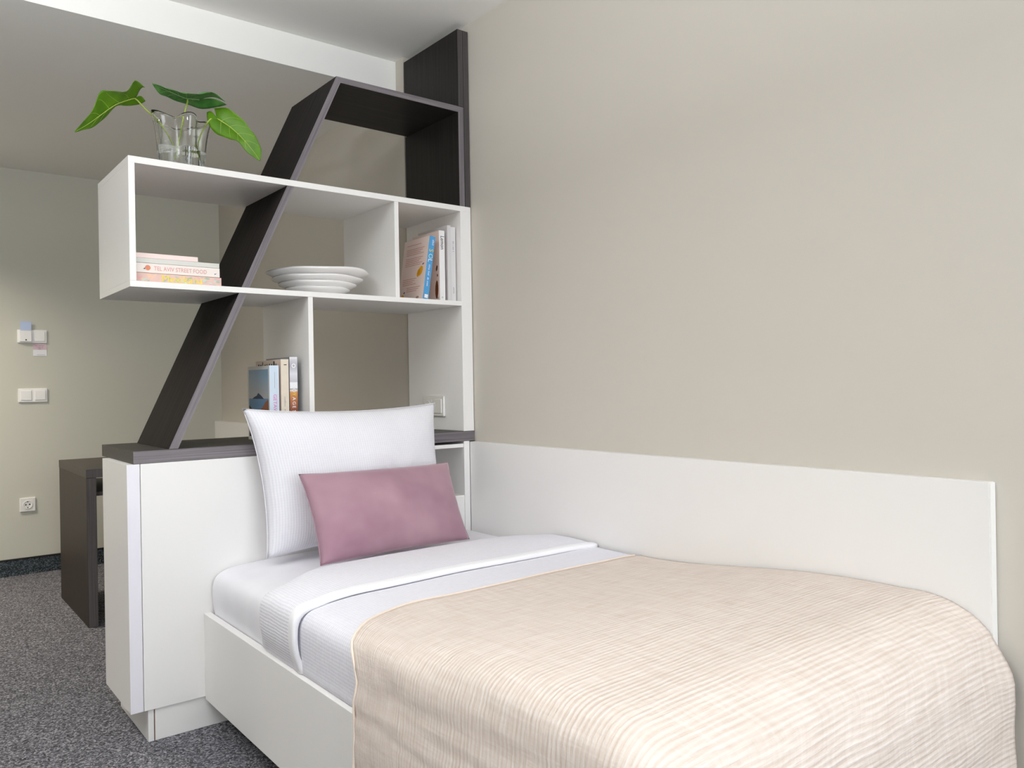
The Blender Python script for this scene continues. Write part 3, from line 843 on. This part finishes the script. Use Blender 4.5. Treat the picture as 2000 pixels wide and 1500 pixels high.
obj('printed_lines', bm, red, b)
spot('print_fruit', 0.060, zb + 0.112, X, 0.014, 0.020, orange, b, rot=0.5)
spot('print_fruit', 0.074, zb + 0.105, X, 0.010, 0.016, orange, b, rot=0.3)
spot('print_leaf', 0.046, zb + 0.138, X, 0.007, 0.003, blueink, b, rot=-0.3)
spot('print_fruit', 0.175, zb + 0.014, X, 0.012, 0.013, orange, b)
spot('print_leaf', 0.165, zb + 0.034, X, 0.007, 0.003, blueink, b, rot=-0.3)
spot('print_leaf', 0.062, zb + 0.008, X, 0.011, 0.005, ink('ink_mushroom', '#9c857c'), b)
b.rotation_euler = (0, TI, 0)
b.location = (1.6325, b.location.y, zb + 0.0020)

# --- lower left compartment, on the worktop
G = 'books standing on the worktop'
zb = 0.8742
def banded(name, stops):
    """flat printed bands by height (object z)"""
    mt, nt, bs = nodes(name)
    tc = nt.nodes.new('ShaderNodeTexCoord'); sp = nt.nodes.new('ShaderNodeSeparateXYZ')
    nt.links.new(tc.outputs['Object'], sp.inputs[0])
    cr = nt.nodes.new('ShaderNodeValToRGB'); cr.color_ramp.interpolation = 'LINEAR'
    nt.links.new(ramp(nt, sp.outputs[2], 0.0, 0.30), cr.inputs[0])
    els = cr.color_ramp.elements
    els[0].position = stops[0][0]; els[0].color = lin(stops[0][1])
    els[1].position = stops[-1][0]; els[1].color = lin(stops[-1][1])
    for p_, c_ in stops[1:-1]:
        e = els.new(p_); e.color = lin(c_)
    nt.links.new(cr.outputs[0], bs.inputs['Base Color'])
    bs.inputs['Roughness'].default_value = 0.4
    return mt
h3 = 0.286
b = book('book lettered VOYAGES with silver and orange spine, beside the white divider', 1.099, 1.127, 0.050, 0.26, zb, zb + h3, plain('dusk_cover', '#8b8a90', 0.5),
         banded('voyages_spine', [(0.0, '#6f3a22'), (0.2, '#a05a2c'), (0.36, '#8a4a2c'), (0.45, '#a8663c'), (0.55, '#c98c48'), (0.575, '#e3ddd8'), (0.585, '#8d8c94'), (0.60, '#f0eef0'), (0.66, '#f0eff2'), (0.67, '#c2c1c8'), (0.76, '#dddce4'), (0.85, '#aeadb6'), (0.92, '#c9c8ce'), (0.95, '#e8e7ea')]), G)
for k, ch in enumerate('VOYAGES'):
    text('title', ch, 0.0168, (1.1075, 0.0493, zb + 0.193 - k * 0.0148), (0, 0, -1), (1, 0, 0), whiteink if k != 2 else yellow, b)
bm = bmesh.new(); ri = []
for r_ in (0.0045, 0.0075): ri.append([bm.verts.new((1.113 + r_ * math.cos(2 * math.pi * k / 20), 0.0493, zb + 0.256 + r_ * math.sin(2 * math.pi * k / 20))) for k in range(20)])
bridge(bm, ri[0], ri[1]); obj('emblem', bm, whiteink, b)
b = book('cream-spined travel book between the pale blue book and the VOYAGES book', 1.068, 1.0955, 0.050, 0.28, zb, zb + 0.278, plain('tan_cover', '#dbc6b8', 0.5), plain('cream_spine', '#e6dac8', 0.5, 0.4, 0.1, 40), G)
marks('small_print', 14, 0.008, (1.078, 0.0493, zb + 0.150), (0, 0, -1), (1, 0, 0), greyink, b, 0.06)
decal('publisher_mark', [(1.078, 0.0493, zb + .258), (1.088, 0.0493, zb + .258), (1.088, 0.0493, zb + .2605), (1.078, 0.0493, zb + .2605)], black, b)
marks('cover_lettering', 9, 0.030, (1.0676, 0.255, zb + 0.2475), (0, -1, 0), (0, 0, 1), black, b, 0.18)
b = book('pale blue book with a mountain lake photo on its cover, leftmost upright on the worktop', 1.027, 1.0605, 0.050, 0.252, zb, zb + 0.257, plain('white_cover', '#dcdad6', 0.5), plain('pale_blue_spine', '#d3e1f0', 0.45, 0.4, 0.06, 14), G)
text('title', 'GETAWAYS', 0.017, (1.040, 0.0493, zb + 0.160), (0, 0, -1), (1, 0, 0), pink, b, 0.098)
decal('spine_line', [(1.0445, 0.0493, zb + .18), (1.0455, 0.0493, zb + .18), (1.0455, 0.0493, zb + .235), (1.0445, 0.0493, zb + .235)], greyink, b)
X = 1.0266; ya, yb, za, zc = 0.060, 0.238, zb + 0.012, zb + 0.245
sky = banded('printed_sky', [(0.0, '#8f8d92'), (0.45, '#a9a3a6'), (0.6, '#8f9aa6'), (0.72, '#6d93b0'), (0.85, '#4f86ae')])
pic = decal('cover_picture', [(X, yb, za), (X, ya, za), (X, ya, zc), (X, yb, zc)], sky, b)
e = 0.0002
decal('printed_sea', [(X - e, yb, za), (X - e, ya, za), (X - e, ya, zb + 0.145), (X - e, yb, zb + 0.145)], ink('ink_sea', '#5f86a8'), pic)
decal('printed_mountain', [(X - 2 * e, 0.205, zb + 0.144), (X - 2 * e, 0.190, zb + 0.150), (X - 2 * e, 0.165, zb + 0.155), (X - 2 * e, 0.150, zb + 0.165), (X - 2 * e, 0.143, zb + 0.162), (X - 2 * e, 0.118, zb + 0.153), (X - 2 * e, 0.100, zb + 0.144)], ink('ink_navy', '#27374f'), pic)
decal('printed_shore', [(X - 2 * e, yb, zb + 0.122), (X - 2 * e, 0.205, zb + 0.107), (X - 2 * e, 0.15, zb + 0.100), (X - 2 * e, 0.12, za), (X - 2 * e, yb, za)], ink('ink_dark_rock', '#2b2528'), pic)
decal('printed_shore', [(X - 3 * e, 0.17, zb + 0.090), (X - 3 * e, 0.115, zb + 0.114), (X - 3 * e, 0.085, zb + 0.134), (X - 3 * e, ya, zb + 0.142), (X - 3 * e, ya, za), (X - 3 * e, 0.19, za)], ink('ink_rust_rock', '#8a5236'), pic)

# --- stack lying in the upper left compartment
G = 'books lying stacked in the upper left compartment'
def lying(label, x0, x1, y0, y1, z0, z1, cover, spine):
    t = thing('book', label, 'book', ((x0 + x1) / 2, (y0 + y1) / 2, z0), G)
    c = 0.002
    bm = bmesh.new()
    box(bm, x0, x1, y0 + .002, y1, z0, z0 + c, 0.0006); box(bm, x0, x1, y0 + .002, y1, z1 - c, z1, 0.0006)
    obj('cover', bm, cover, t)
    obj('spine', B(x0, x1, y0, y0 + .0025, z0, z1, 0.0007), spine, t)
    obj('pages', B(x0 + .002, x1 - .003, y0 + .0025, y1 - .004, z0 + c, z1 - c), PAPER, t)
    return t
x0 = 0.607; YB = 0.030
b = lying('thick book with a pink leafy spine and yellow lettering, bottom of its stack', x0, 0.866, YB, 0.23, Z2 + .0005, 1.4115, plain('pink_leaf_cover', '#dcb3a8', 0.5),
          plain('pink_leaf_spine', '#e6c3b9', 0.5, 0.4, 0.2, 45))
leafink = [ink('ink_leaf_' + n, c) for n, c in (('sage', '#a8b8a2'), ('grey', '#b9bdb8'), ('rose', '#e3aeb0'), ('mint', '#c6d3c6'), ('peach', '#eec3a6'))]
random.seed(5)
bm_l = {}
for k in range(34):
    xx = x0 + 0.006 + random.random() * 0.245; zz = Z2 + 0.004 + random.random() * 0.021
    a = random.uniform(-0.9, 0.9); L_ = random.uniform(0.012, 0.026); w_ = random.uniform(0.002, 0.0042)
    i_ = k % 5; bm = bm_l.setdefault(i_, bmesh.new())
    pts = []
    for q, s_ in ((0, 0), (.3, 1), (.7, .8), (1, 0), (.7, -.8), (.3, -1)):
        px_, pz_ = (q - .5) * L_, s_ * w_
        X_, Z_ = xx + px_ * math.cos(a) - pz_ * math.sin(a), zz + px_ * math.sin(a) + pz_ * math.cos(a)
        pts.append((min(0.865, max(x0 + .001, X_)), YB - .0002 - .000014 * k, min(1.411, max(Z2 + .0012, Z_))))
    bm.faces.new([bm.verts.new(p) for p in pts])
for i_, bm in bm_l.items(): obj('printed_leaves', bm, leafink[i_], b)
text('title', 'Mexikana', 0.030, (0.682, YB - .0008, Z2 + .0055), (1, 0, 0), (0, 0, 1), yellow, b, 0.125)
b = lying('white book lettered with STREET FOOD, second from the bottom of its stack', x0, 0.861, YB, 0.225, 1.4125, 1.4415, plain('ivory_cover', '#e6dfd6', 0.5), plain('ivory_spine', '#ece3dc', 0.5))
text('title', 'TEL AVIV STREET FOOD', 0.0185, (0.662, YB - .0006, 1.4205), (1, 0, 0), (0, 0, 1), ink('ink_coral', '#d99a94'), b, 0.158)
bm = bmesh.new(); ri = []
for r_ in (0.0055, 0.0080): ri.append([bm.verts.new((0.6445 + r_ * math.cos(2 * math.pi * k / 20), YB - .0006, 1.4275 + r_ * math.sin(2 * math.pi * k / 20))) for k in range(20)])
bridge(bm, ri[0], ri[1]); bm.faces.new(ri[0]); obj('emblem', bm, ink('ink_terracotta', '#d98a6c'), b)
decal('ornament', [(0.631, YB - .0006, 1.4235), (0.637, YB - .0006, 1.422), (0.6365, YB - .0006, 1.428)], blueink, b)
decal('ornament', [(0.843, YB - .0006, 1.4235), (0.846, YB - .0006, 1.420), (0.852, YB - .0006, 1.4255), (0.846, YB - .0006, 1.423)], blueink, b)
b = lying('thin pale grey-green book, third from the bottom of its stack', x0, 0.861, YB + .002, 0.22, 1.4425, 1.4570, plain('grey_green_cover', '#a9aaa4', 0.5), plain('grey_green_spine', '#d3d2cc', 0.5))
b = lying('short pink book on top of the lying stack', x0, 0.795, YB + .004, 0.17, 1.4575, 1.4725, plain('rose_cover', '#dcaea8', 0.5), plain('rose_spine', '#f1dbd7', 0.5))

# ------------------------------------------------------------------ switches and sockets
YP = YF - 0.0005
def plate_bm(x0, x1, z0, z1, d, bev=0.003): return B(x0, x1, YF - d, YP, z0, z1, bev)
t = thing('light_switch', 'white double rocker switch low on the back wall', 'switch', (0.702, YP, 0.996))
obj('frame', plate_bm(0.628, 0.776, 0.996, 1.076, 0.009), 'plastic', t)
for a in (0.640, 0.711): obj('rocker', B(a, a + 0.055, YF - .013, YF - .009, 1.008, 1.064, 0.002), 'plastic', t)
t = thing('key_card_switch', 'white double plate with a blue key card on the back wall', 'switch', (0.702, YP, 1.340))
obj('frame', plate_bm(0.628, 0.778, 1.341, 1.418, 0.009), 'plastic', t)
h = obj('card_holder', B(0.639, 0.699, YF - .022, YF - .009, 1.348, 1.412, 0.002), 'plastic', t)
obj('lock_pin', B(0.667, 0.674, YF - .024, YF - .022, 1.355, 1.362, 0.001), 'dark_hole', h)
obj('cover_plate', B(0.711, 0.768, YF - .012, YF - .009, 1.351, 1.408, 0.002), 'plastic', t)
t = thing('key_card', 'pale blue key card slotted upright in the wall switch', 'card', (0.668, YF - .016, 1.41))
obj('card', B(0.643, 0.698, YF - .018, YF - .014, 1.4125, 1.466, 0.001), plain('blue_card', '#bccbea', 0.4), t)
t = thing('sticker', 'small pink and white notice sticker under the key card switch', 'sticker', (0.742, YP, 1.265))
s_ = obj('paper', B(0.707, 0.777, YF - .002, YP, 1.266, 1.3405), plain('white_paper', '#ecebf0', 0.6), t)
obj('pink_band', flat([(0.707, YF - .0022, 1.303), (0.777, YF - .0022, 1.303), (0.777, YF - .0022, 1.340), (0.707, YF - .0022, 1.340)]), ink('ink_band', '#d8c0c8'), s_)
for q, (n_, z_) in enumerate(((16, 1.323), (17, 1.313), (9, 1.304))):
    marks('small_print', n_, 0.0085, (0.720 + .006 * q, YF - .0026, z_), (1, 0, 0), (0, 0, 1), ink('ink_mauve%d' % q, '#a4849a'), s_, 0.044 - .011 * q)
bm = bmesh.new(); box(bm, 0.726, 0.768, YF - .0024, YF - .0022, 1.272, 1.2735)
obj('rule', bm, greyink, s_)
t = thing('wall_socket', 'white power socket on the back wall left of the desk', 'socket', (0.666, YP, 0.362))
fr = obj('frame', plate_bm(0.627, 0.706, 0.362, 0.442, 0.010), 'plastic', t)
bm = bmesh.new(); ra = []
for r_, yy in ((0.024, YF - .010), (0.024, YF - .013), (0.0205, YF - .013), (0.0195, YF - .0105)):
    ra.append([bm.verts.new((0.6665 + r_ * math.cos(2 * math.pi * k / 28), yy, 0.402 + r_ * math.sin(2 * math.pi * k / 28))) for k in range(28)])
for a, c_ in zip(ra, ra[1:]): bridge(bm, a, c_)
bm.faces.new(ra[-1]); bmesh.ops.recalc_face_normals(bm, faces=bm.faces)
well = obj('socket_well', bm, 'plastic', t)
for dx, dz, r_ in ((-0.0095, 0, .0035), (0.0095, 0.001, .0035), (0, 0.017, .0028), (0, -0.017, .0028)):
    obj('hole', B(0.6665 + dx - r_, 0.6665 + dx + r_, YF - .0115, YF - .0104, 0.402 + dz - r_, 0.402 + dz + r_, 0.001), 'dark_hole', well)

# socket and switch on the inner face of the shelf side panel
t = thing('bedside_switch', 'white socket and switch pair on the shelf side panel above the pillow', 'switch', (1.783, 0.20, 0.927))
XS = 1.7848
def sidebox(y0, y1, z0, z1, d0, d1, bev=0.002): return B(XS - d1, XS - d0, y0, y1, z0, z1, bev)
obj('frame', sidebox(0.124, 0.278, 0.928, 1.011, 0, 0.0108, 0.004), 'pearl', t)
obj('rocker', sidebox(0.136, 0.194, 0.941, 0.999, 0.010, 0.015), 'pearl', t)
sk = obj('socket_face', sidebox(0.208, 0.266, 0.941, 0.999, 0.010, 0.0125), 'pearl', t)
bm = bmesh.new(); ra = []
for r_, dd in ((0.0225, .0124), (0.0215, .0148), (0.0195, .0148), (0.0188, .0124)):
    ra.append([bm.verts.new((XS - dd, 0.237 + r_ * math.cos(2 * math.pi * k / 24), 0.970 + r_ * math.sin(2 * math.pi * k / 24))) for k in range(24)])
for a, c_ in zip(ra, ra[1:]): bridge(bm, a, c_)
bmesh.ops.recalc_face_normals(bm, faces=bm.faces)
obj('socket_well', bm, 'pearl', t)
for dy in (-0.0095, 0.0095): obj('hole', sidebox(0.237 + dy - .003, 0.237 + dy + .003, 0.967, 0.973, 0.0118, 0.0130, 0.0005), 'dark_hole', sk)

# ------------------------------------------------------------------ small ceiling lamp in the passage (out of frame, left)
t = thing('ceiling_lamp', 'round warm ceiling lamp in the passage behind the shelving', 'lamp', (-0.40, 2.05, ZL))
bm = bmesh.new(); ra = []
for r_, zz in ((0.24, ZL), (0.24, ZL - .03), (0.22, ZL - .04), (0.0, ZL - .04)):
    if r_: ra.append([bm.verts.new((-0.40 + r_ * math.cos(2 * math.pi * k / 32), 2.05 + r_ * math.sin(2 * math.pi * k / 32), zz)) for k in range(32)])
for a, c_ in zip(ra, ra[1:]): bridge(bm, a, c_)
bm.faces.new(ra[-1]); bmesh.ops.recalc_face_normals(bm, faces=bm.faces)
obj('lamp_shade', bm, 'plastic', t)
l = bpy.data.lights.new('lamp_light', 'AREA'); l.shape = 'DISK'; l.size = 0.42; l.energy = 34; l.color = (1.0, 0.91, 0.77); l.spread = math.radians(132)
lo = bpy.data.objects.new('lamp_light', l); C.objects.link(lo); lo.parent = t; lo.location = (0, 0, -0.045)

# torchiere added out of view, washing the ceiling to fill the room with light
t = thing('added_floor_lamp', 'slim white uplighter floor lamp added out of view to brighten the room', 'lamp', (-0.6, -1.4, 0))
def disc_lathe(prof, cx, cy, seg=32):
    bm = bmesh.new(); rr = []
    for r_, zz in prof: rr.append([bm.verts.new((cx + r_ * math.cos(2 * math.pi * k / seg), cy + r_ * math.sin(2 * math.pi * k / seg), zz)) for k in range(seg)])
    for a, c_ in zip(rr, rr[1:]): bridge(bm, a, c_)
    bm.faces.new(rr[0]); bm.faces.new(rr[-1]); bmesh.ops.recalc_face_normals(bm, faces=bm.faces)
    return bm
obj('base', disc_lathe([(0.14, 0.0005), (0.14, 0.018), (0.02, 0.025)], -0.6, -1.4), 'plastic', t, True)
obj('pole', disc_lathe([(0.012, 0.025), (0.012, 1.66)], -0.6, -1.4, 16), 'plastic', t, True)
obj('bowl', disc_lathe([(0.03, 1.66), (0.12, 1.69), (0.20, 1.75), (0.20, 1.755), (0.11, 1.70), (0.02, 1.68)], -0.6, -1.4), 'plastic', t, True)
